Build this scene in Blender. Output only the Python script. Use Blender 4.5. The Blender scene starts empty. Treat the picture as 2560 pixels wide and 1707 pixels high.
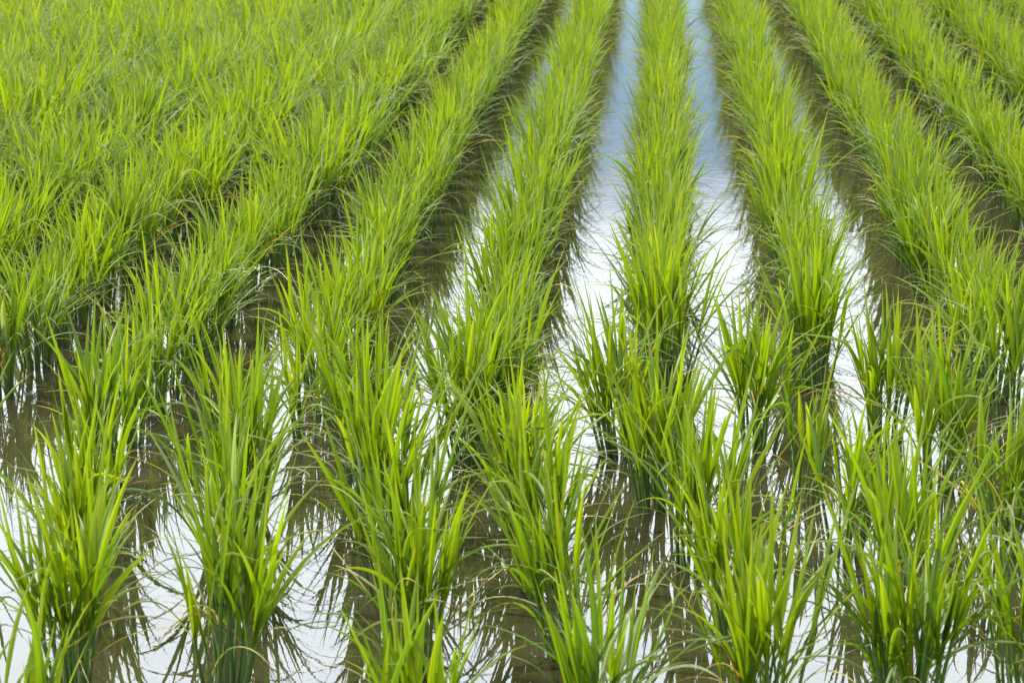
import bpy, math, random
import numpy as np

# ------------------------------------------------------------------ camera, sky, sun, exposure
scene = bpy.context.scene
C = scene.collection
cam_d = bpy.data.cameras.new('camera')
cam = bpy.data.objects.new('camera', cam_d)
C.objects.link(cam)
cam.location = (0, 0, 1.123)
cam.rotation_euler = (math.radians(90 - 13.328), 0, math.radians(3.509))
cam_d.sensor_width = 36.0
cam_d.lens = 85.68
cam_d.clip_start = 0.05
cam_d.clip_end = 2000
cam_d.dof.use_dof = True
cam_d.dof.focus_distance = 4.2
cam_d.dof.aperture_fstop = 17.0
scene.camera = cam

SUN_EL, SUN_AZ = 58.0, -82.0          # azimuth from +Y (the way the rows run), negative = to the left
world = bpy.data.worlds.new('World')
scene.world = world
world.use_nodes = True
nt = world.node_tree
nt.nodes.clear()
N, L = nt.nodes.new, nt.links.new
sky = N('ShaderNodeTexSky'); sky.sky_type = 'NISHITA'; sky.sun_disc = False
sky.sun_elevation = math.radians(SUN_EL); sky.sun_rotation = math.radians(SUN_AZ)
sky.ozone_density = 4.0; sky.dust_density = 0.6; sky.air_density = 0.9
bg_sky = N('ShaderNodeBackground'); bg_sky.inputs['Strength'].default_value = 0.145
L(sky.outputs[0], bg_sky.inputs['Color'])
tc = N('ShaderNodeTexCoord')
sep = N('ShaderNodeSeparateXYZ'); L(tc.outputs['Generated'], sep.inputs[0])
mp = N('ShaderNodeMapping'); mp.inputs['Scale'].default_value = (1, 1, 3.2); L(tc.outputs['Generated'], mp.inputs[0])
nz = N('ShaderNodeTexNoise'); nz.inputs['Scale'].default_value = 5.0; nz.inputs['Detail'].default_value = 6; nz.inputs['Roughness'].default_value = 0.55
L(mp.outputs[0], nz.inputs['Vector'])
def wmath(op, a, b=None, clamp=False):
    m = N('ShaderNodeMath'); m.operation = op; m.use_clamp = clamp
    for i, v in enumerate((a, b)):
        if v is None: continue
        if isinstance(v, (int, float)): m.inputs[i].default_value = v
        else: L(v, m.inputs[i])
    return m.outputs[0]
# cloud bank: begins about ten degrees above the horizon, with a ragged lower edge
e = wmath('ADD', sep.outputs['Z'], wmath('MULTIPLY', wmath('SUBTRACT', nz.outputs['Fac'], 0.5), 0.10))
bank = N('ShaderNodeMapRange'); bank.interpolation_type = 'SMOOTHSTEP'
bank.inputs['From Min'].default_value = 0.138; bank.inputs['From Max'].default_value = 0.205
L(e, bank.inputs['Value'])
# breaks in the cloud higher up
nz2 = N('ShaderNodeTexNoise'); nz2.inputs['Scale'].default_value = 2.2; nz2.inputs['Detail'].default_value = 5
L(tc.outputs['Generated'], nz2.inputs['Vector'])
hole = N('ShaderNodeMapRange'); hole.interpolation_type = 'SMOOTHSTEP'
hole.inputs['From Min'].default_value = 0.36; hole.inputs['From Max'].default_value = 0.47
L(nz2.outputs['Fac'], hole.inputs['Value'])
high = N('ShaderNodeMapRange'); high.inputs['From Min'].default_value = 0.4; high.inputs['From Max'].default_value = 0.55
L(sep.outputs['Z'], high.inputs['Value'])
cover = wmath('MULTIPLY', bank.outputs[0], wmath('SUBTRACT', 1.0, wmath('MULTIPLY', high.outputs[0], wmath('SUBTRACT', 1.0, hole.outputs[0]))), True)
bright = N('ShaderNodeMapRange')
bright.inputs['From Min'].default_value = 0.16; bright.inputs['From Max'].default_value = 0.42
bright.inputs['To Min'].default_value = 2.1; bright.inputs['To Max'].default_value = 4.9
L(sep.outputs['Z'], bright.inputs['Value'])
toward = N('ShaderNodeMapRange'); toward.interpolation_type = 'SMOOTHSTEP'      # clouds brightest ahead along the rows, dimmed behind the camera to limit fill light
toward.inputs['From Min'].default_value = -0.3; toward.inputs['From Max'].default_value = 0.85
toward.inputs['To Min'].default_value = 0.26; toward.inputs['To Max'].default_value = 1.0
L(sep.outputs['Y'], toward.inputs['Value'])
thin = N('ShaderNodeMapRange'); thin.interpolation_type = 'SMOOTHSTEP'          # overhead cloud dimmed to cut diffuse light and raise contrast
thin.inputs['From Min'].default_value = 0.42; thin.inputs['From Max'].default_value = 0.75
thin.inputs['To Min'].default_value = 1.0; thin.inputs['To Max'].default_value = 0.36
L(sep.outputs['Z'], thin.inputs['Value'])
bcol = wmath('MULTIPLY', wmath('MULTIPLY', wmath('MULTIPLY', bright.outputs[0], thin.outputs[0]), toward.outputs[0]), wmath('ADD', 0.95, wmath('MULTIPLY', nz.outputs['Fac'], 0.16)))
bg_cl = N('ShaderNodeBackground'); bg_cl.inputs['Color'].default_value = (0.85, 0.925, 1.0, 1)
L(bcol, bg_cl.inputs['Strength'])
mixw = N('ShaderNodeMixShader'); L(cover, mixw.inputs[0]); L(bg_sky.outputs[0], mixw.inputs[1]); L(bg_cl.outputs[0], mixw.inputs[2])
outw = N('ShaderNodeOutputWorld'); L(mixw.outputs[0], outw.inputs['Surface'])

sun_d = bpy.data.lights.new('sun', 'SUN')
sun_d.energy = 5.0; sun_d.angle = math.radians(0.6); sun_d.color = (1.0, 0.955, 0.88)
sun = bpy.data.objects.new('sun', sun_d); C.objects.link(sun)
sun.rotation_euler = (math.radians(SUN_EL - 90), 0, math.radians(-SUN_AZ))
sun.location = (-3, 6, 8)

scene.view_settings.view_transform = 'Standard'
scene.view_settings.look = 'None'
scene.view_settings.exposure = 0.93
scene.view_settings.gamma = 1.0
scene.cycles.max_bounces = 8
scene.cycles.transparent_max_bounces = 6
scene.cycles.sample_clamp_indirect = 8
scene.cycles.caustics_reflective = False
scene.cycles.caustics_refractive = False

# ------------------------------------------------------------------ materials
def new_mat(name):
    m = bpy.data.materials.new(name); m.use_nodes = True; m.node_tree.nodes.clear()
    return m, m.node_tree

class G:
    """small node helper"""
    def __init__(s, tree): s.t = tree
    def n(s, kind, **kw):
        nd = s.t.nodes.new(kind)
        for k, v in kw.items():
            if k.startswith('_'): setattr(nd, k[1:], v)
            else: nd.inputs[k.replace('__', ' ')].default_value = v
        return nd
    def l(s, a, b): s.t.links.new(a, b)
    def math(s, op, a, b=None, clamp=False):
        m = s.n('ShaderNodeMath', _operation=op, _use_clamp=clamp)
        for i, v in enumerate((a, b)):
            if v is None: continue
            if isinstance(v, (int, float)): m.inputs[i].default_value = v
            else: s.l(v, m.inputs[i])
        return m.outputs[0]
    def attr(s, name): return s.n('ShaderNodeAttribute', _attribute_name=name).outputs['Fac']
    def ramp(s, fac, stops):
        r = s.n('ShaderNodeValToRGB'); cr = r.color_ramp
        while len(cr.elements) < len(stops): cr.elements.new(0.5)
        for el, (p, c) in zip(cr.elements, stops): el.position = p; el.color = (*c, 1)
        s.l(fac, r.inputs[0]); return r.outputs[0]
    def mixc(s, fac, a, b, mode='MIX'):
        m = s.n('ShaderNodeMix', _data_type='RGBA', _blend_type=mode)
        for v, sock in ((fac, m.inputs[0]), (a, m.inputs[6]), (b, m.inputs[7])):
            if isinstance(v, (int, float)): sock.default_value = v
            elif isinstance(v, tuple): sock.default_value = (*v, 1)
            else: s.l(v, sock)
        return m.outputs[2]

def leaf_material(name, refl, trans, tip, tipmix, trans_amt, rough, spec):
    m, t = new_mat(name); g = G(t)
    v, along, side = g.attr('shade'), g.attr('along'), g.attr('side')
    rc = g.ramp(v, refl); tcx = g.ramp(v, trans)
    # yellowing tip and pale midrib, both the leaf's own colour
    tipf = g.math('MULTIPLY', g.math('POWER', along, 5.0), tipmix)
    rc = g.mixc(tipf, rc, tip); tcx = g.mixc(tipf, tcx, tip)
    rib = g.math('SUBTRACT', 1.0, g.math('MULTIPLY', g.math('ABSOLUTE', side), 7.0), True)
    rc = g.mixc(g.math('MULTIPLY', rib, 0.45), rc, (0.22, 0.30, 0.11))
    vein = g.math('SINE', g.math('MULTIPLY', side, 34.0))
    vf = g.math('ADD', g.math('MULTIPLY', vein, 0.10), 0.95)
    hsv = g.n('ShaderNodeHueSaturation'); g.l(tcx, hsv.inputs['Color']); g.l(vf, hsv.inputs['Value']); tcx = hsv.outputs[0]
    # small blotches
    geo = g.n('ShaderNodeTexCoord')
    nz = g.n('ShaderNodeTexNoise', Scale=45.0, Detail=3.0); g.l(geo.outputs['Object'], nz.inputs['Vector'])
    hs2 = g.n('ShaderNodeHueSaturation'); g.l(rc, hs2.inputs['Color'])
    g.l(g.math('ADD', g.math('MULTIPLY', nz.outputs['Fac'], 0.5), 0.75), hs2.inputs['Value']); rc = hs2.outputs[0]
    p = g.n('ShaderNodeBsdfPrincipled', Roughness=rough, IOR=1.45)
    p.inputs['Specular IOR Level'].default_value = spec
    g.l(rc, p.inputs['Base Color'])
    bump = g.n('ShaderNodeBump', Strength=0.25, Distance=0.0004); g.l(vein, bump.inputs['Height']); g.l(bump.outputs[0], p.inputs['Normal'])
    tr = g.n('ShaderNodeBsdfTranslucent'); g.l(tcx, tr.inputs['Color'])
    mx = g.n('ShaderNodeMixShader'); mx.inputs[0].default_value = trans_amt
    g.l(p.outputs[0], mx.inputs[1]); g.l(tr.outputs[0], mx.inputs[2])
    o = g.n('ShaderNodeOutputMaterial'); g.l(mx.outputs[0], o.inputs[0])
    return m

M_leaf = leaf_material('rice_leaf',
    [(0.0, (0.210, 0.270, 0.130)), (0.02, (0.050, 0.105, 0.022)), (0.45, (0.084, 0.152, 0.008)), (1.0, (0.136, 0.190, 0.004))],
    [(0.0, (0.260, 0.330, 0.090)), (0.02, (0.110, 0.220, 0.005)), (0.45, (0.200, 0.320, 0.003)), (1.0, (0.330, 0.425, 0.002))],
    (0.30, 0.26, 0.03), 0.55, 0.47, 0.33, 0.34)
M_dry = leaf_material('withered_leaf',
    [(0.0, (0.15, 0.20, 0.07)), (0.6, (0.30, 0.31, 0.12)), (0.85, (0.42, 0.29, 0.05)), (1.0, (0.32, 0.16, 0.06))],
    [(0.0, (0.22, 0.30, 0.03)), (0.6, (0.38, 0.38, 0.05)), (0.85, (0.52, 0.36, 0.02)), (1.0, (0.36, 0.17, 0.03))],
    (0.45, 0.30, 0.12), 0.8, 0.40, 0.45, 0.5)

def stem_material():
    m, t = new_mat('rice_stem'); g = G(t)
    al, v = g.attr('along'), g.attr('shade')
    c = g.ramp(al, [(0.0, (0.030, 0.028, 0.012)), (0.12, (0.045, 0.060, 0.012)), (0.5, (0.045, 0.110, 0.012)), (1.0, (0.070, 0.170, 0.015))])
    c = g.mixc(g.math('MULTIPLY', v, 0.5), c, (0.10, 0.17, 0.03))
    p = g.n('ShaderNodeBsdfPrincipled', Roughness=0.42); g.l(c, p.inputs['Base Color'])
    o = g.n('ShaderNodeOutputMaterial'); g.l(p.outputs[0], o.inputs[0]); return m
M_stem = stem_material()

def mud_material():
    m, t = new_mat('paddy_mud'); g = G(t)
    co = g.n('ShaderNodeTexCoord').outputs['Object']
    a = g.n('ShaderNodeTexNoise', Scale=6.0, Detail=8.0, Roughness=0.65); g.l(co, a.inputs['Vector'])
    b = g.n('ShaderNodeTexNoise', Scale=70.0, Detail=4.0); g.l(co, b.inputs['Vector'])
    f = g.math('ADD', g.math('MULTIPLY', a.outputs['Fac'], 0.6), g.math('MULTIPLY', b.outputs['Fac'], 0.4))
    c = g.ramp(f, [(0.3, (0.030, 0.026, 0.014)), (0.5, (0.060, 0.053, 0.030)), (0.72, (0.10, 0.09, 0.06))])
    bp = g.n('ShaderNodeBump', Strength=0.6, Distance=0.01); g.l(f, bp.inputs['Height'])
    p = g.n('ShaderNodeBsdfPrincipled', Roughness=0.85); g.l(c, p.inputs['Base Color']); g.l(bp.outputs[0], p.inputs['Normal'])
    o = g.n('ShaderNodeOutputMaterial'); g.l(p.outputs[0], o.inputs[0]); return m
M_mud = mud_material()

def water_material():
    m, t = new_mat('paddy_water'); g = G(t)
    co = g.n('ShaderNodeTexCoord').outputs['Object']
    mp1 = g.n('ShaderNodeMapping'); mp1.inputs['Scale'].default_value = (1.0, 2.2, 1.0); g.l(co, mp1.inputs[0])
    n1 = g.n('ShaderNodeTexNoise', Scale=16.0, Detail=3.0, Roughness=0.5); g.l(mp1.outputs[0], n1.inputs['Vector'])
    n2 = g.n('ShaderNodeTexNoise', Scale=60.0, Detail=2.0, Roughness=0.5); g.l(mp1.outputs[0], n2.inputs['Vector'])
    # a breeze roughens the water farther out
    sx = g.n('ShaderNodeSeparateXYZ'); g.l(co, sx.inputs[0])
    far = g.n('ShaderNodeMapRange', _interpolation_type='SMOOTHSTEP'); far.inputs['From Min'].default_value = 4.8; far.inputs['From Max'].default_value = 9.0
    g.l(sx.outputs['Y'], far.inputs['Value'])
    gust = g.n('ShaderNodeTexNoise', Scale=1.6, Detail=2.0); g.l(co, gust.inputs['Vector'])
    amp = g.math('ADD', 0.00006, g.math('MULTIPLY', g.math('MULTIPLY', far.outputs[0], gust.outputs['Fac']), 0.00055))
    h = g.math('ADD', g.math('MULTIPLY', n1.outputs['Fac'], 1.0), g.math('MULTIPLY', n2.outputs['Fac'], 0.22))
    h = g.math('MULTIPLY', h, amp)
    bp = g.n('ShaderNodeBump', Strength=1.0, Distance=1.0); g.l(h, bp.inputs['Height'])
    murk = g.n('ShaderNodeBsdfDiffuse'); murk.inputs['Color'].default_value = (0.032, 0.031, 0.013, 1)
    tr = g.n('ShaderNodeBsdfTransparent'); tr.inputs['Color'].default_value = (0.80, 0.80, 0.62, 1)
    body = g.n('ShaderNodeMixShader'); body.inputs[0].default_value = 0.45
    g.l(murk.outputs[0], body.inputs[1]); g.l(tr.outputs[0], body.inputs[2])
    gl = g.n('ShaderNodeBsdfGlossy', Roughness=0.0); g.l(bp.outputs[0], gl.inputs['Normal'])
    fr = g.n('ShaderNodeFresnel', IOR=1.333); g.l(bp.outputs[0], fr.inputs['Normal'])
    mx = g.n('ShaderNodeMixShader'); g.l(fr.outputs[0], mx.inputs[0]); g.l(body.outputs[0], mx.inputs[1]); g.l(gl.outputs[0], mx.inputs[2])
    o = g.n('ShaderNodeOutputMaterial'); g.l(mx.outputs[0], o.inputs[0]); return m
M_water = water_material()

def plain(name, col, rough=0.5, **kw):
    m, t = new_mat(name); g = G(t)
    co = g.n('ShaderNodeTexCoord').outputs['Object']
    nz = g.n('ShaderNodeTexNoise', Scale=220.0, Detail=2.0); g.l(co, nz.inputs['Vector'])
    c = g.mixc(g.math('MULTIPLY', nz.outputs['Fac'], 0.6), col, tuple(x * 0.45 for x in col))
    p = g.n('ShaderNodeBsdfPrincipled', Roughness=rough, **kw); g.l(c, p.inputs['Base Color'])
    o = g.n('ShaderNodeOutputMaterial'); g.l(p.outputs[0], o.inputs[0]); return m

# ------------------------------------------------------------------ setting: mud and water
def sheet(name, z, mat, half=400.0):
    me = bpy.data.meshes.new(name)
    me.from_pydata([(-half, -half, z), (half, -half, z), (half, half, z), (-half, half, z)], [], [(0, 1, 2, 3)])
    me.materials.append(mat)
    o = bpy.data.objects.new(name, me); C.objects.link(o); o['kind'] = 'structure'
    return o
sheet('paddy_ground', -0.035, M_mud)
sheet('paddy_water', 0.0, M_water)

# ------------------------------------------------------------------ mesh builders (numpy)
def mesh_from(name, chunks, mats):
    """chunks: list of (V, F4, along, side, shade, mat_index)"""
    V = np.concatenate([c[0] for c in chunks]); off = 0; Fs = []; mi = []
    for c in chunks:
        Fs.append(c[1] + off); off += len(c[0]); mi.append(np.full(len(c[1]), c[5], dtype=np.int32))
    F = np.concatenate(Fs).astype(np.int32); mi = np.concatenate(mi)
    me = bpy.data.meshes.new(name)
    me.vertices.add(len(V)); me.vertices.foreach_set('co', V.astype(np.float32).ravel())
    me.loops.add(F.size); me.loops.foreach_set('vertex_index', F.ravel())
    me.polygons.add(len(F)); me.polygons.foreach_set('loop_start', np.arange(0, F.size, 4, dtype=np.int32))
    me.polygons.foreach_set('loop_total', np.full(len(F), 4, dtype=np.int32))
    me.polygons.foreach_set('material_index', mi)
    me.polygons.foreach_set('use_smooth', np.ones(len(F), dtype=bool))
    for k, nm in ((2, 'along'), (3, 'side'), (4, 'shade')):
        a = me.attributes.new(nm, 'FLOAT', 'POINT')
        a.data.foreach_set('value', np.concatenate([c[k] for c in chunks]).astype(np.float32))
    for m in mats: me.materials.append(m)
    me.update(); me.validate()
    return me

def blades(rng, P0, th0, phi, bend, length, width, shade, seg=12, power=1.4, twist=None, fold=0.30, drift=0.16, kink=None, mat=0):
    """leaf blades as folded tapering ribbons; every argument an array over blades"""
    n = len(th0); t = np.linspace(0, 1, seg + 1)[None, :]
    th = th0[:, None] + bend[:, None] * t ** power
    if kink is not None:
        kp, ka = kink                       # a sharp bend at kp by ka
        th = th + ka[:, None] / (1 + np.exp(-(t - kp[:, None]) * 30))
    ph = phi[:, None] + rng.normal(0, drift, n)[:, None] * t * 2 + rng.normal(0, 0.05, n)[:, None] * np.sin(t * 6)
    T = np.stack([np.sin(th) * np.cos(ph), np.sin(th) * np.sin(ph), np.cos(th)], -1)
    ds = (length / seg)[:, None, None]
    P = P0[:, None, :] + np.concatenate([np.zeros((n, 1, 3)), np.cumsum((T[:, :-1] + T[:, 1:]) * 0.5 * ds, 1)], 1)
    S = np.stack([-np.sin(ph), np.cos(ph), np.zeros_like(ph)], -1)
    Nn = np.cross(S, T)
    tw0 = rng.normal(0, 0.5, n) if twist is None else twist
    tw = tw0[:, None] + rng.normal(0, 0.55, n)[:, None] * t
    S2 = S * np.cos(tw)[..., None] + Nn * np.sin(tw)[..., None]
    N2 = np.cross(S2, T)
    w = np.minimum(1.0, 0.42 + 1.9 * t) * (1 - t ** 2.1) ** 0.95 + 0.015
    w = width[:, None] * w * 0.5
    fd = (fold * w)[..., None] * N2
    V = np.stack([P - S2 * w[..., None] + fd, P - fd, P - fd, P + S2 * w[..., None] + fd], 2)      # the midrib is a crease
    idx = np.arange(n * (seg + 1) * 4).reshape(n, seg + 1, 4)
    F = np.stack([idx[:, :-1, 0::2], idx[:, :-1, 1::2], idx[:, 1:, 1::2], idx[:, 1:, 0::2]], -1).reshape(-1, 4)
    al = np.broadcast_to(t[..., None], (n, seg + 1, 4)).ravel()
    sd = np.broadcast_to(np.array([-1.0, 0, 0, 1.0])[None, None, :], (n, seg + 1, 4)).ravel()
    sh = np.broadcast_to(shade[:, None, None], (n, seg + 1, 4)).ravel()
    return (V.reshape(-1, 3), F, al, sd, sh, mat), P

def tubes(P, R, shade, sides=6, mat=0):
    """P n,k,3 centre lines, R n,k radii"""
    n, k, _ = P.shape
    a = np.arange(sides) / sides * 2 * np.pi
    ring = np.stack([np.cos(a), np.sin(a), np.zeros(sides)], -1)
    V = P[:, :, None, :] + ring[None, None] * R[:, :, None, None]
    idx = np.arange(n * k * sides).reshape(n, k, sides); nx = np.roll(idx, -1, axis=2)
    F = np.stack([idx[:, :-1], nx[:, :-1], nx[:, 1:], idx[:, 1:]], -1).reshape(-1, 4)
    al = np.broadcast_to(np.linspace(0, 1, k)[None, :, None], (n, k, sides)).ravel()
    sd = np.zeros(n * k * sides); sh = np.broadcast_to(shade[:, None, None], (n, k, sides)).ravel()
    return (V.reshape(-1, 3), F, al, sd, sh, mat)

def rice_chunks(seed, dens=1.0, size=1.0, lean=(0, 0), spread=1.0, seg=12, drymul=1.0, wid=1.0, rad=1.0):
    """one planted tuft of rice: returns (stems, leaves, withered leaves) as mesh chunks"""
    rng = np.random.default_rng(seed)
    nt_ = max(5, int(rng.integers(15, 22) * dens))
    r = 0.025 * np.sqrt(rng.random(nt_)) * math.sqrt(max(dens, 0.5)); a = rng.random(nt_) * 2 * np.pi
    base = np.stack([rad * r * np.cos(a), rad * r * np.sin(a), np.full(nt_, -0.03)], -1)
    al = (r / 0.025) * rng.uniform(0.06, 0.38, nt_) * spread + np.abs(rng.normal(0, 0.05, nt_))
    az = a + rng.normal(0, 0.6, nt_)
    hx = np.sin(al) * np.cos(az) + lean[0]; hy = np.sin(al) * np.sin(az) + lean[1]
    hl = rng.uniform(0.07, 0.13, nt_) * size + 0.03
    k = 5; tt = np.linspace(0, 1, k)[None, :, None]
    D = np.stack([hx, hy, np.ones(nt_)], -1); D /= np.linalg.norm(D, axis=1)[:, None]
    P = base[:, None, :] + D[:, None, :] * hl[:, None, None] * tt
    R = np.broadcast_to(np.linspace(0.0030, 0.0017, k)[None, :], (nt_, k)) * rng.uniform(0.8, 1.2, nt_)[:, None]
    stems = tubes(P, R, rng.random(nt_))
    tilt = np.arctan2(np.hypot(hx, hy), 1.0); head = np.arctan2(hy, hx)
    plane = rng.random(nt_) * 2 * np.pi
    tone = rng.normal(0.5, 0.1)
    def leafset(frac, d0, d1, b0, b1, l0, l1, w0, w1, side, sh0, sh1, keep=1.0, kinked=False, **kw):
        m = rng.random(nt_) < keep; q = int(m.sum())
        if q == 0: return None
        fr = np.clip(frac + rng.normal(0, 0.05, q), 0.05, 1.0)
        P0 = base[m] + D[m] * (hl[m] * fr)[:, None]
        dl = rng.uniform(d0, d1, q); fz = plane[m] + side + rng.normal(0, 0.6, q)
        X = np.sin(tilt[m]) * np.cos(head[m]) + np.sin(dl) * np.cos(fz)
        Y = np.sin(tilt[m]) * np.sin(head[m]) + np.sin(dl) * np.sin(fz)
        th0 = np.arctan2(np.hypot(X, Y), 1.0); phi = np.arctan2(Y, X)
        b = rng.uniform(b0, b1, q)
        if kinked: kw['kink'] = (rng.uniform(0.4, 0.75, q), rng.uniform(0.7, 1.9, q))
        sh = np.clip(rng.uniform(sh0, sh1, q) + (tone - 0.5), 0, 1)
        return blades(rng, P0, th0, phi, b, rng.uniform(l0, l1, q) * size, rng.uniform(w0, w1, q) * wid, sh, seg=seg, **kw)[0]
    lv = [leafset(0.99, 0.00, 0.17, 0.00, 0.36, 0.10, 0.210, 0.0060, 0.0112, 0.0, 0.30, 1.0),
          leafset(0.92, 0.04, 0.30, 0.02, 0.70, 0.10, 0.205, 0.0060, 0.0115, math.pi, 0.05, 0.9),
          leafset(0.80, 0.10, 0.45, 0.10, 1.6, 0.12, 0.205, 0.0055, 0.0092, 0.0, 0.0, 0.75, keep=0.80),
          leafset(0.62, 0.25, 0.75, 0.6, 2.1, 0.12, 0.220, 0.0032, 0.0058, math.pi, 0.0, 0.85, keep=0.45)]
    leaves = [c for c in lv if c is not None]
    kq = leafset(0.9, 0.05, 0.35, 0.0, 0.3, 0.14, 0.20, 0.0060, 0.0100, 0.9, 0.1, 0.9, keep=0.18, kinked=True)
    if kq is not None: leaves.append(kq)
    wild = leafset(0.85, 0.35, 0.80, -0.1, 1.0, 0.14, 0.23, 0.0045, 0.0080, 2.2, 0.0, 0.8, keep=0.16)
    if wild is not None: leaves.append(wild)
    dr = leafset(0.55, 0.25, 0.85, 0.6, 2.3, 0.12, 0.225, 0.0026, 0.0050, 0.0, 0.0, 1.0, keep=0.52 * drymul, power=1.2, drift=0.3)
    dry = [dr] if dr is not None else []
    return [stems], leaves, dry

# ------------------------------------------------------------------ where the plants stand
rnd = random.Random(11)
def fwd_depth(x, y):          # distance along the view and sideways, for choosing what the photograph shows
    a = math.radians(3.509)
    return (-math.sin(a) * x + math.cos(a) * y, math.cos(a) * x + math.sin(a) * y)

cross_rows = [   # the five headland rows planted crosswise, nearest first; left to right: (x, y, density, size, lean x, lean y)
    [(-0.708, 2.473, 1, .95, 0, 0), (-0.267, 2.548, .8, .9, 0, 0), (-0.063, 2.605, .8, .95, 0, 0), (0.128, 2.681, 1, 1.05, .03, 0), (0.300, 2.740, 1.2, 1.12, -.04, 0), (0.455, 2.800, 1.2, 1.15, .02, 0), (0.600, 2.860, 1.2, 1.1, 0, 0)],
    [(-0.712, 2.800, 1.1, 1.05, 0, 0), (-0.528, 2.815, 1.1, 1.08, 0, 0), (-0.295, 2.905, .95, 1, .02, 0), (-0.105, 2.974, 1, 1.0, -.10, 0), (0.107, 3.040, .9, 1, -.03, 0), (0.334, 3.121, 1.15, 1.1, .03, 0), (0.547, 3.150, 1, 1, 0, 0)],
    [(-0.762, 3.086, 1, 1, 0, 0), (-0.581, 3.154, 1.1, 1.05, 0, 0), (-0.361, 3.206, 1.1, 1.05, 0, 0), (-0.161, 3.273, .95, 1, 0, 0), (0.061, 3.341, 1.15, 1.05, 0, 0), (0.275, 3.409, .6, .9, .02, 0), (0.503, 3.428, .9, .95, 0, 0), (0.730, 3.510, 1, 1, 0, 0)],
    [(-0.828, 3.377, .9, .9, 0, 0), (-0.626, 3.437, 1.1, 1.05, 0, 0), (-0.417, 3.479, 1.2, 1.1, .03, 0), (-0.203, 3.551, 1.1, 1, 0, 0), (0.002, 3.627, 1.1, 1.05, -.04, 0), (0.232, 3.685, .45, .85, .02, 0), (0.449, 3.728, 1.15, 1.05, 0, 0), (0.660, 3.792, 1, 1, 0, 0), (0.877, 3.866, 1, 1, 0, 0)],
    [(-1.103, 3.575, 1, 1, 0, 0), (-0.866, 3.647, 1.15, 1.08, 0, 0), (-0.669, 3.710, 1, 1, 0, 0), (-0.475, 3.772, 1.1, 1.05, -.02, 0), (-0.306, 3.855, 1.2, 1.08, -.05, 0), (-0.062, 3.922, 1.15, 1.05, -.14, 0), (0.171, 3.963, 1, 1, -.02, 0), (0.389, 4.023, .95, 1, 0, 0), (0.615, 4.107, 1, 1, 0, 0)],
]
near_end = {-4: 4.288, -3: 3.933, -2: 3.971, -1: 3.990, 0: 4.361, 1: 4.383, 2: 4.326}
plants = []        # dict(x, y, dens, size, lean, where, unique)
for r, row in enumerate(cross_rows):
    for i, (x, y, d, s, lx, ly) in enumerate(row):
        plants.append(dict(x=x, y=y, dens=d, size=s, lean=(lx + rnd.gauss(0, 0.025), ly + rnd.gauss(0, 0.025)), cross=(r, i), unique=True))
for n in range(-15, 11):
    x0 = 0.006 + 0.300 * n
    y = near_end.get(n, 4.16 + 0.27 * x0 + rnd.uniform(-0.06, 0.06))
    i = 0
    while y < 13.9:
        lush = 1.0 + 0.12 * min(1.0, max(0.0, (-n - 3) / 3.0)) + 0.04 * min(1.0, max(0.0, (y - 5.5) / 3.0))
        special = {(-2, 0): (0.35, 0.85), (-3, 0): (0.6, 0.85), (0, 0): (1.3, 1.08), (-4, 0): (1.3, 1.0)}.get((n, i))
        d, s = special or (rnd.uniform(0.8, 1.25), rnd.uniform(0.88, 1.06) * lush)
        plants.append(dict(x=x0 + rnd.gauss(0, 0.010), y=y, dens=d, size=s, lean=(rnd.gauss(0, 0.03), rnd.gauss(0, 0.02)), row=n, i=i, unique=bool(special) or i < 1))
        y += rnd.uniform(0.165, 0.205) * (1.0 - 0.12 * min(1.0, max(0.0, (-n - 4) / 3.0))); i += 1

# 300 that show largest: inside the view, nearest first
for p in plants:
    dz, dx = fwd_depth(p['x'], p['y'])
    p['d'] = dz
    p['inview'] = abs(dx) < dz * 0.2101 + 0.10 and dz < 12.6
inview = sorted((p for p in plants if p['inview']), key=lambda p: p['d'])
chosen = set(id(p) for p in inview[:298])

ORD = ['first', 'second', 'third', 'fourth', 'fifth', 'sixth', 'seventh', 'eighth', 'ninth', 'tenth', 'eleventh', 'twelfth', 'thirteenth', 'fourteenth', 'fifteenth', 'sixteenth', 'seventeenth', 'eighteenth', 'nineteenth', 'twentieth']
def ordinal(k):
    if k < 20: return ORD[k]
    tens = {2: 'twenty', 3: 'thirty', 4: 'forty'}[(k + 1) // 10]; u = (k + 1) % 10
    return {20: 'twentieth', 30: 'thirtieth', 40: 'fortieth'}.get(k + 1) or tens + '-' + ORD[u - 1]
def look(p):
    if p['dens'] < 0.7: return 'sparse'
    if abs(p['lean'][0]) > 0.055 or abs(p['lean'][1]) > 0.055: return 'leaning'
    if p['dens'] > 1.12: return 'bushy'
    if p['size'] > 1.03: return 'tall'
    if p['size'] < 0.94: return 'short'
    return 'green'
def label(p):
    if 'cross' in p:
        r, i = p['cross']
        return f"{look(p)} rice plant {ordinal(p['vi'])} from left in the {['nearest', 'second nearest', 'third nearest', 'fourth nearest', 'fifth nearest'][r]} crosswise row"
    n = p['row']
    if n == 0: return f"{look(p)} rice plant {ordinal(p['vi'])} from near end of the only straight vertical row"
    return f"{look(p)} rice plant {ordinal(p['vi'])} from near end of {ordinal(abs(n) - 1)} row {'left' if n < 0 else 'right'} of the vertical row"
counts = {}
for p in plants:                      # ordinals count what the photograph shows
    if id(p) in chosen:
        key = ('c', p['cross'][0]) if 'cross' in p else ('r', p['row'])
        p['vi'] = counts.get(key, 0); counts[key] = p['vi'] + 1

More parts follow.
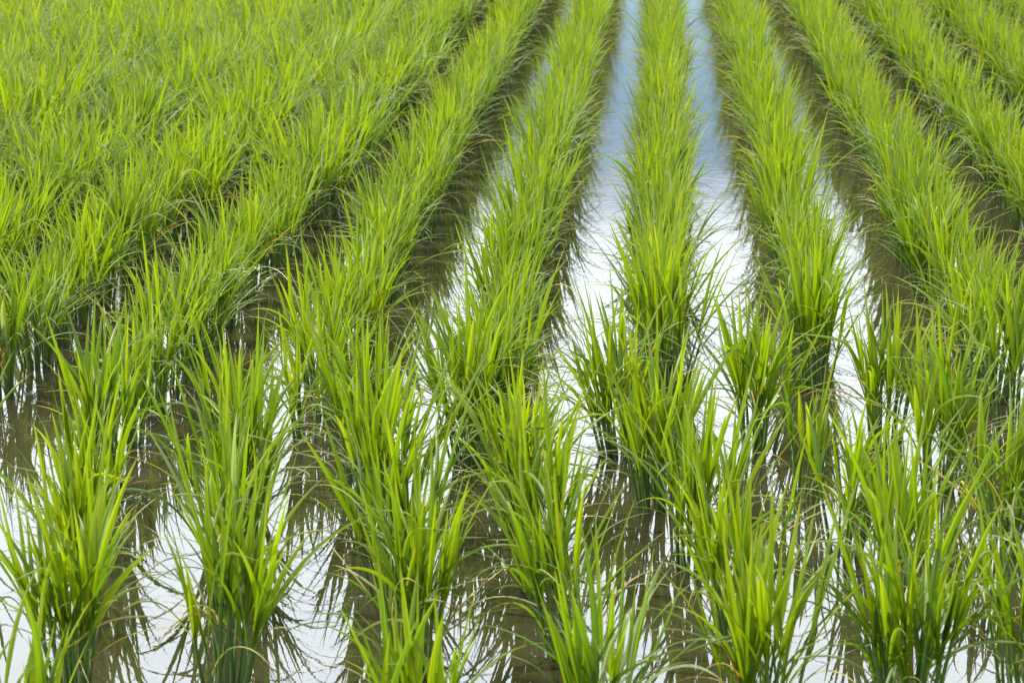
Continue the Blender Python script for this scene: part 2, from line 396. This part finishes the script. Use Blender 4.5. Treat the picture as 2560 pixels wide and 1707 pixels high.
def lushness(n, y):      # the rows toward the left stand closer and fuller until they close over the water
    a = min(1.0, max(0.0, (-n - 4) / 3.0)); b = min(1.0, max(0.0, (-n - 2) / 2.0)) * min(1.0, max(0.0, (y - 5.6) / 2.0))
    return max(a, b)
def make_parts(seed, **kw):
    st, lv, dr = rice_chunks(seed, **kw)
    out = [('stems', mesh_from('rice_stems', st, [M_stem])), ('leaves', mesh_from('rice_leaves', lv, [M_leaf]))]
    if dr: out.append(('withered_leaves', mesh_from('rice_withered_leaves', dr, [M_dry])))
    return out

variants = [make_parts(500 + k, dens=[1.0, 1.15, 1.3][k % 3], size=0.94, spread=0.66, wid=0.86, drymul=0.9, seg=10) for k in range(24)]
lush_variants = [make_parts(700 + k, dens=[1.5, 1.75, 2.0][k % 3], size=1.0, spread=1.55, wid=0.80, rad=1.9, drymul=0.6, seg=9) for k in range(18)]
def place(p, parts, rz, sc):
    root = bpy.data.objects.new('rice_plant', None); C.objects.link(root)
    root.empty_display_size = 0.05
    root.location = (p['x'], p['y'], 0); root.rotation_euler = (0, 0, rz); root.scale = sc
    root['label'] = label(p); root['category'] = 'rice plant'
    root['group'] = 'rice plants in the crosswise rows' if 'cross' in p else 'rice plants in the long rows'
    for nm, me in parts:
        o = bpy.data.objects.new(nm, me); C.objects.link(o); o.parent = root
    return root
rest = []
for k, p in enumerate(plants):
    if id(p) in chosen:
        if p['unique']:
            place(p, make_parts(9000 + k, dens=p['dens'], size=p['size'], lean=p['lean'], spread=0.74 if 'cross' in p else 0.66, seg=14), 0, (1, 1, 1))
        else:
            s = p['size'] * rnd.uniform(0.96, 1.04); f = lushness(p['row'], p['y'])
            pool = lush_variants if rnd.random() < f else variants
            w = s * (1.0 + 0.15 * f)
            r = place(p, pool[rnd.randrange(len(pool))], rnd.uniform(0, 6.283), (w, w, s))
            r.rotation_euler = (p['lean'][1], p['lean'][0], r.rotation_euler[2])
    else:
        rest.append(p)

# the rest of the field, beyond the 300, as one mass
far_rng = np.random.default_rng(77)
lib = [rice_chunks(800 + k, dens=1.2, size=0.94, spread=0.68, wid=0.88, seg=7) for k in range(14)]
lush_lib = [rice_chunks(850 + k, dens=1.75, size=1.0, spread=1.55, wid=0.85, rad=1.9, drymul=0.6, seg=7) for k in range(14)]
chunks = []
for p in rest:
    dz, dx = fwd_depth(p['x'], p['y'])
    if abs(dx) > dz * 0.2101 + 1.30: continue
    wd = lushness(p.get('row', 0), p['y']); st, lv, dr = (lush_lib if far_rng.random() < wd else lib)[int(far_rng.integers(14))]; wd = 1.0 + 0.15 * wd
    a = far_rng.uniform(0, 6.283); s = p['size']; ca, sa = math.cos(a) * s * wd, math.sin(a) * s * wd
    Rm = np.array([[ca, sa, 0], [-sa, ca, 0], [0, 0, s]]); T = np.array([p['x'], p['y'], 0.0])
    for mi, grp in ((0, lv), (1, st), (2, dr)):
        for c in grp:
            chunks.append((c[0] @ Rm + T, c[1], c[2], c[3], c[4], mi))
me = mesh_from('rice_crop', chunks, [M_leaf, M_stem, M_dry])
o = bpy.data.objects.new('rice_crop', me); C.objects.link(o)
o['kind'] = 'stuff'; o['label'] = 'mass of far rice plants in rows at the top of the field'; o['category'] = 'rice crop'

# ------------------------------------------------------------------ small things
def tag(o, label, cat, group=None):
    o['label'] = label; o['category'] = cat
    if group: o['group'] = group

def leaf_obj(name, x, y, z, ang, length, width, shade, mat, bend=0.06, seed=1, tilt=1.55):
    rng = np.random.default_rng(seed)
    c, P = blades(rng, np.array([[0.0, 0.0, 0.0]]), np.array([tilt]), np.array([ang]), np.array([bend]), np.array([length]), np.array([width]), np.array([shade]), seg=14, twist=np.array([0.0]), drift=0.5)
    o = bpy.data.objects.new(name, mesh_from(name, [c], [mat])); C.objects.link(o); o.location = (x, y, z)
    return o
# cut and fallen leaves lying on the water: x, y, heading, length, width, shade, label
fallen = [
    (-0.623, 3.793, 0.72, 0.095, 0.0045, 0.55, 'yellow fallen leaf with a creased tip by the sparse thin plant'),
    (-0.606, 3.812, -0.30, 0.085, 0.0040, 0.10, 'pale green fallen leaf lying below the sparse thin plant'),
    (0.242, 3.427, 0.02, 0.070, 0.0042, 0.80, 'orange brown fallen leaf against stems at lower right'),
    (-0.615, 4.158, 0.05, 0.060, 0.0026, 0.45, 'curved straw ringing the dark stem base of a left row'),
    (-1.156, 4.325, -0.90, 0.050, 0.0022, 0.95, 'brown twig-like straw by the leftmost bushy stem base'),
    (-0.156, 3.967, -0.55, 0.120, 0.0050, 0.15, 'long olive leaf afloat left of the leaning centre plant'),
    (-0.122, 4.043, 0.35, 0.055, 0.0044, 0.15, 'short olive leaf floating beside the leaning centre plant'),
    (-0.127, 3.838, -0.25, 0.045, 0.0040, 0.20, 'small dark leaf scrap afloat below the leaning centre plant'),
    (0.268, 3.123, -0.05, 0.060, 0.0034, 0.40, 'pale straw floating at the stem base among bubbles'),
    (0.369, 3.131, -0.20, 0.020, 0.0040, 0.85, 'tiny orange leaf scrap right of the thick dark stems'),
    (-0.201, 8.038, 0.0, 0.060, 0.0050, 0.45, 'yellow leaf afloat in the far blue water strip'),
    (-0.146, 4.982, 0.3, 0.070, 0.0030, 0.30, 'thin pale leaf afloat on the white water left of vertical row'),
    (0.181, 5.625, 0.2, 0.080, 0.0030, 0.35, 'thin pale leaf afloat on the white water right of vertical row'),
]
for k, (x, y, a, ln, wd, sh, lb) in enumerate(fallen):
    o = leaf_obj('fallen_leaf', x, y, 0.0022, a, ln, wd, sh, M_dry, bend=0.03, seed=40 + k, tilt=1.555)
    tag(o, lb, 'fallen leaf', 'fallen leaves on the water')

# froth: little half-sunk bubbles where stems enter the water
M_bub, t_ = new_mat('froth'); g_ = G(t_)
fr_ = g_.n('ShaderNodeFresnel', IOR=1.33); gl_ = g_.n('ShaderNodeBsdfGlossy', Roughness=0.05)
tp_ = g_.n('ShaderNodeBsdfTransparent'); mx_ = g_.n('ShaderNodeMixShader')
g_.l(g_.math('ADD', g_.math('MULTIPLY', fr_.outputs[0], 1.0), 0.12, True), mx_.inputs[0]); g_.l(tp_.outputs[0], mx_.inputs[1]); g_.l(gl_.outputs[0], mx_.inputs[2])
oo_ = g_.n('ShaderNodeOutputMaterial'); g_.l(mx_.outputs[0], oo_.inputs[0])
def dome_chunk(cx, cy, r, z=0.0, squash=0.8, nu=10, nv=4):
    u = np.arange(nu) / nu * 2 * np.pi; v = np.linspace(0, np.pi / 2 * 0.97, nv)
    V = np.stack([cx + r * np.cos(v)[:, None] * np.cos(u), cy + r * np.cos(v)[:, None] * np.sin(u), z + squash * r * np.sin(v)[:, None] * np.ones(nu)], -1).reshape(-1, 3)
    idx = np.arange(nu * nv).reshape(nv, nu); nx = np.roll(idx, -1, 1)
    F = np.stack([idx[:-1], nx[:-1], nx[1:], idx[1:]], -1).reshape(-1, 4)
    q = len(V); return (V, F, np.zeros(q), np.zeros(q), np.zeros(q), 0)
froth = [(-0.408, 3.183, 'white froth beside the tuft base at lower left centre'), (-0.132, 2.980, 'white froth at the base of the leaning plant at bottom centre'),
         (-0.603, 3.970, 'froth around the sparse thin plant'), (0.017, 3.354, 'froth against the dark stem base right of centre'),
         (0.106, 3.034, 'froth around the rightmost bottom centre stem base'), (0.279, 3.114, 'froth left of the thick dark stems at bottom right'),
         (-0.817, 3.625, 'froth at the left tuft base above the crossing leaves'), (-0.863, 3.927, 'froth where the third row from left starts'),
         (-1.145, 4.266, 'froth at the leftmost dark stem base'), (-0.503, 3.762, 'froth left of the tuft below the sparse plant'),
         (-0.560, 4.172, 'froth by the ring of straw'), (-0.096, 3.930, 'froth at foot of the leaning centre plant'),
         (0.254, 3.830, 'froth by crossed yellow leaves at right'), (0.311, 4.366, 'froth where the row right of the vertical row starts')]
for k, (x, y, lb) in enumerate(froth):
    rg = np.random.default_rng(300 + k); ch = []
    for q in range(int(rg.integers(10, 26))):
        ch.append(dome_chunk(rg.normal(0, 0.012), rg.normal(0, 0.006), rg.uniform(0.0008, 0.0030)))
    o = bpy.data.objects.new('froth_patch', mesh_from('froth_patch', ch, [M_bub])); C.objects.link(o); o.location = (x, y, 0.0006)
    tag(o, lb, 'froth', 'froth patches on the water')

# red damselfly resting on a leaf at the bottom of the frame
M_fly = plain('damselfly_red', (0.42, 0.07, 0.015), 0.35)
M_wing, t_ = new_mat('damselfly_wing'); g_ = G(t_)
a_ = g_.n('ShaderNodeBsdfTransparent'); b_ = g_.n('ShaderNodeBsdfPrincipled', Roughness=0.2); b_.inputs['Base Color'].default_value = (0.5, 0.45, 0.35, 1)
m_ = g_.n('ShaderNodeMixShader'); m_.inputs[0].default_value = 0.25; g_.l(a_.outputs[0], m_.inputs[1]); g_.l(b_.outputs[0], m_.inputs[2])
o_ = g_.n('ShaderNodeOutputMaterial'); g_.l(m_.outputs[0], o_.inputs[0])
fly = bpy.data.objects.new('damselfly', None); C.objects.link(fly)
fly.location = (-0.092, 2.813, 0.085); fly.rotation_euler = (0, 0.42, math.radians(205))
tag(fly, 'thin red damselfly perched on a leaf at the bottom centre', 'damselfly')
xs = np.array([-0.0045, -0.004, -0.002, -0.001, 0.000, 0.002, 0.005, 0.0065, 0.012, 0.018, 0.024, 0.0285, 0.030])
rs = np.array([0.0003, 0.0011, 0.0013, 0.0005, 0.0010, 0.0015, 0.0013, 0.0006, 0.00055, 0.0005, 0.00055, 0.0008, 0.0003])
th = np.arange(8) / 8 * 2 * np.pi
V = np.stack([np.broadcast_to(xs[:, None], (13, 8)), rs[:, None] * np.cos(th), rs[:, None] * np.sin(th)], -1).reshape(-1, 3)
idx = np.arange(104).reshape(13, 8); nx = np.roll(idx, -1, 1)
F = np.stack([idx[:-1], nx[:-1], nx[1:], idx[1:]], -1).reshape(-1, 4); z_ = np.zeros(104)
o = bpy.data.objects.new('body', mesh_from('damselfly_body', [(V, F, z_, z_, z_, 0)], [M_fly])); C.objects.link(o); o.parent = fly
for sgn in (-1, 1):
    wing = [(0.003, 0.0006 * sgn, 0.0012), (0.010, 0.0016 * sgn, 0.0040), (0.020, 0.0020 * sgn, 0.0042), (0.0235, 0.0016 * sgn, 0.0025), (0.018, 0.0010 * sgn, 0.0012), (0.010, 0.0006 * sgn, 0.0010)]
    me = bpy.data.meshes.new('damselfly_wing'); me.from_pydata(wing, [], [(0, 1, 2, 3), (0, 3, 4, 5)]); me.materials.append(M_wing)
    o = bpy.data.objects.new('wing', me); C.objects.link(o); o.parent = fly
for sgn in (-1, 1):
    for q, lx in enumerate((0.0015, 0.0025, 0.0035)):
        P = np.array([[[lx, 0.0006 * sgn, -0.001], [lx - 0.001, 0.003 * sgn, -0.0015], [lx - 0.0015, 0.0035 * sgn, -0.0055]]])
        o = bpy.data.objects.new('leg', mesh_from('damselfly_leg', [tubes(P, np.full((1, 3), 0.00018), np.zeros(1), 5)], [M_fly])); C.objects.link(o); o.parent = fly

# grass gone to seed, arching over the water at the left
M_seed = plain('seed_husk', (0.36, 0.42, 0.13), 0.55)
sg = bpy.data.objects.new('seeding_grass', None); C.objects.link(sg); sg.location = (-0.661, 4.458, 0.0)
tag(sg, 'grass stalk with pale drooping seed head arching over water at left', 'seeding grass'); sg['kind'] = 'thing'
def bez(p0, p1, p2, n):
    t = np.linspace(0, 1, n)[:, None]; p0, p1, p2 = map(np.array, (p0, p1, p2))
    return (1 - t) ** 2 * p0 + 2 * t * (1 - t) * p1 + t * t * p2
stalk = bez((0.0, 0.0, -0.03), (0.01, -0.05, 0.27), (-0.140, 0.100, 0.168), 22)
o = bpy.data.objects.new('stalk', mesh_from('grass_stalk', [tubes(stalk[None], np.linspace(0.0016, 0.0007, 22)[None], np.ones(1), 6)], [M_seed])); C.objects.link(o); o.parent = sg
rg = np.random.default_rng(5)
for br in range(3):
    st = stalk[13 + br * 3]
    tipp = st + np.array([-0.045 - 0.01 * br, 0.02 - 0.03 * br, -0.012 - 0.012 * (2 - br)])
    cl = bez(st, (st + tipp) / 2 + np.array([0, 0, 0.016]), tipp, 12)
    ch = [tubes(cl[None], np.full((1, 12), 0.0005), np.ones(1), 5)]
    for q in range(3, 12):
        for e_ in range(2):
            c0 = cl[q] + rg.normal(0, 0.0016, 3); d = rg.normal(0, 1, 3) + np.array([-1.2, 0, -0.8]); d /= np.linalg.norm(d)
            pts = c0 + d * np.linspace(0, 0.0075, 5)[:, None]
            ch.append(tubes(pts[None], np.array([[0.0003, 0.0011, 0.0013, 0.0009, 0.0002]]), np.ones(1), 6))
    o = bpy.data.objects.new('seed_branch', mesh_from('seed_branch', ch, [M_seed])); C.objects.link(o); o.parent = sg
o = leaf_obj('leaf', 0, 0, 0.02, 1.9, 0.26, 0.006, 0.6, M_leaf, bend=1.6, seed=9, tilt=0.25); o.parent = sg
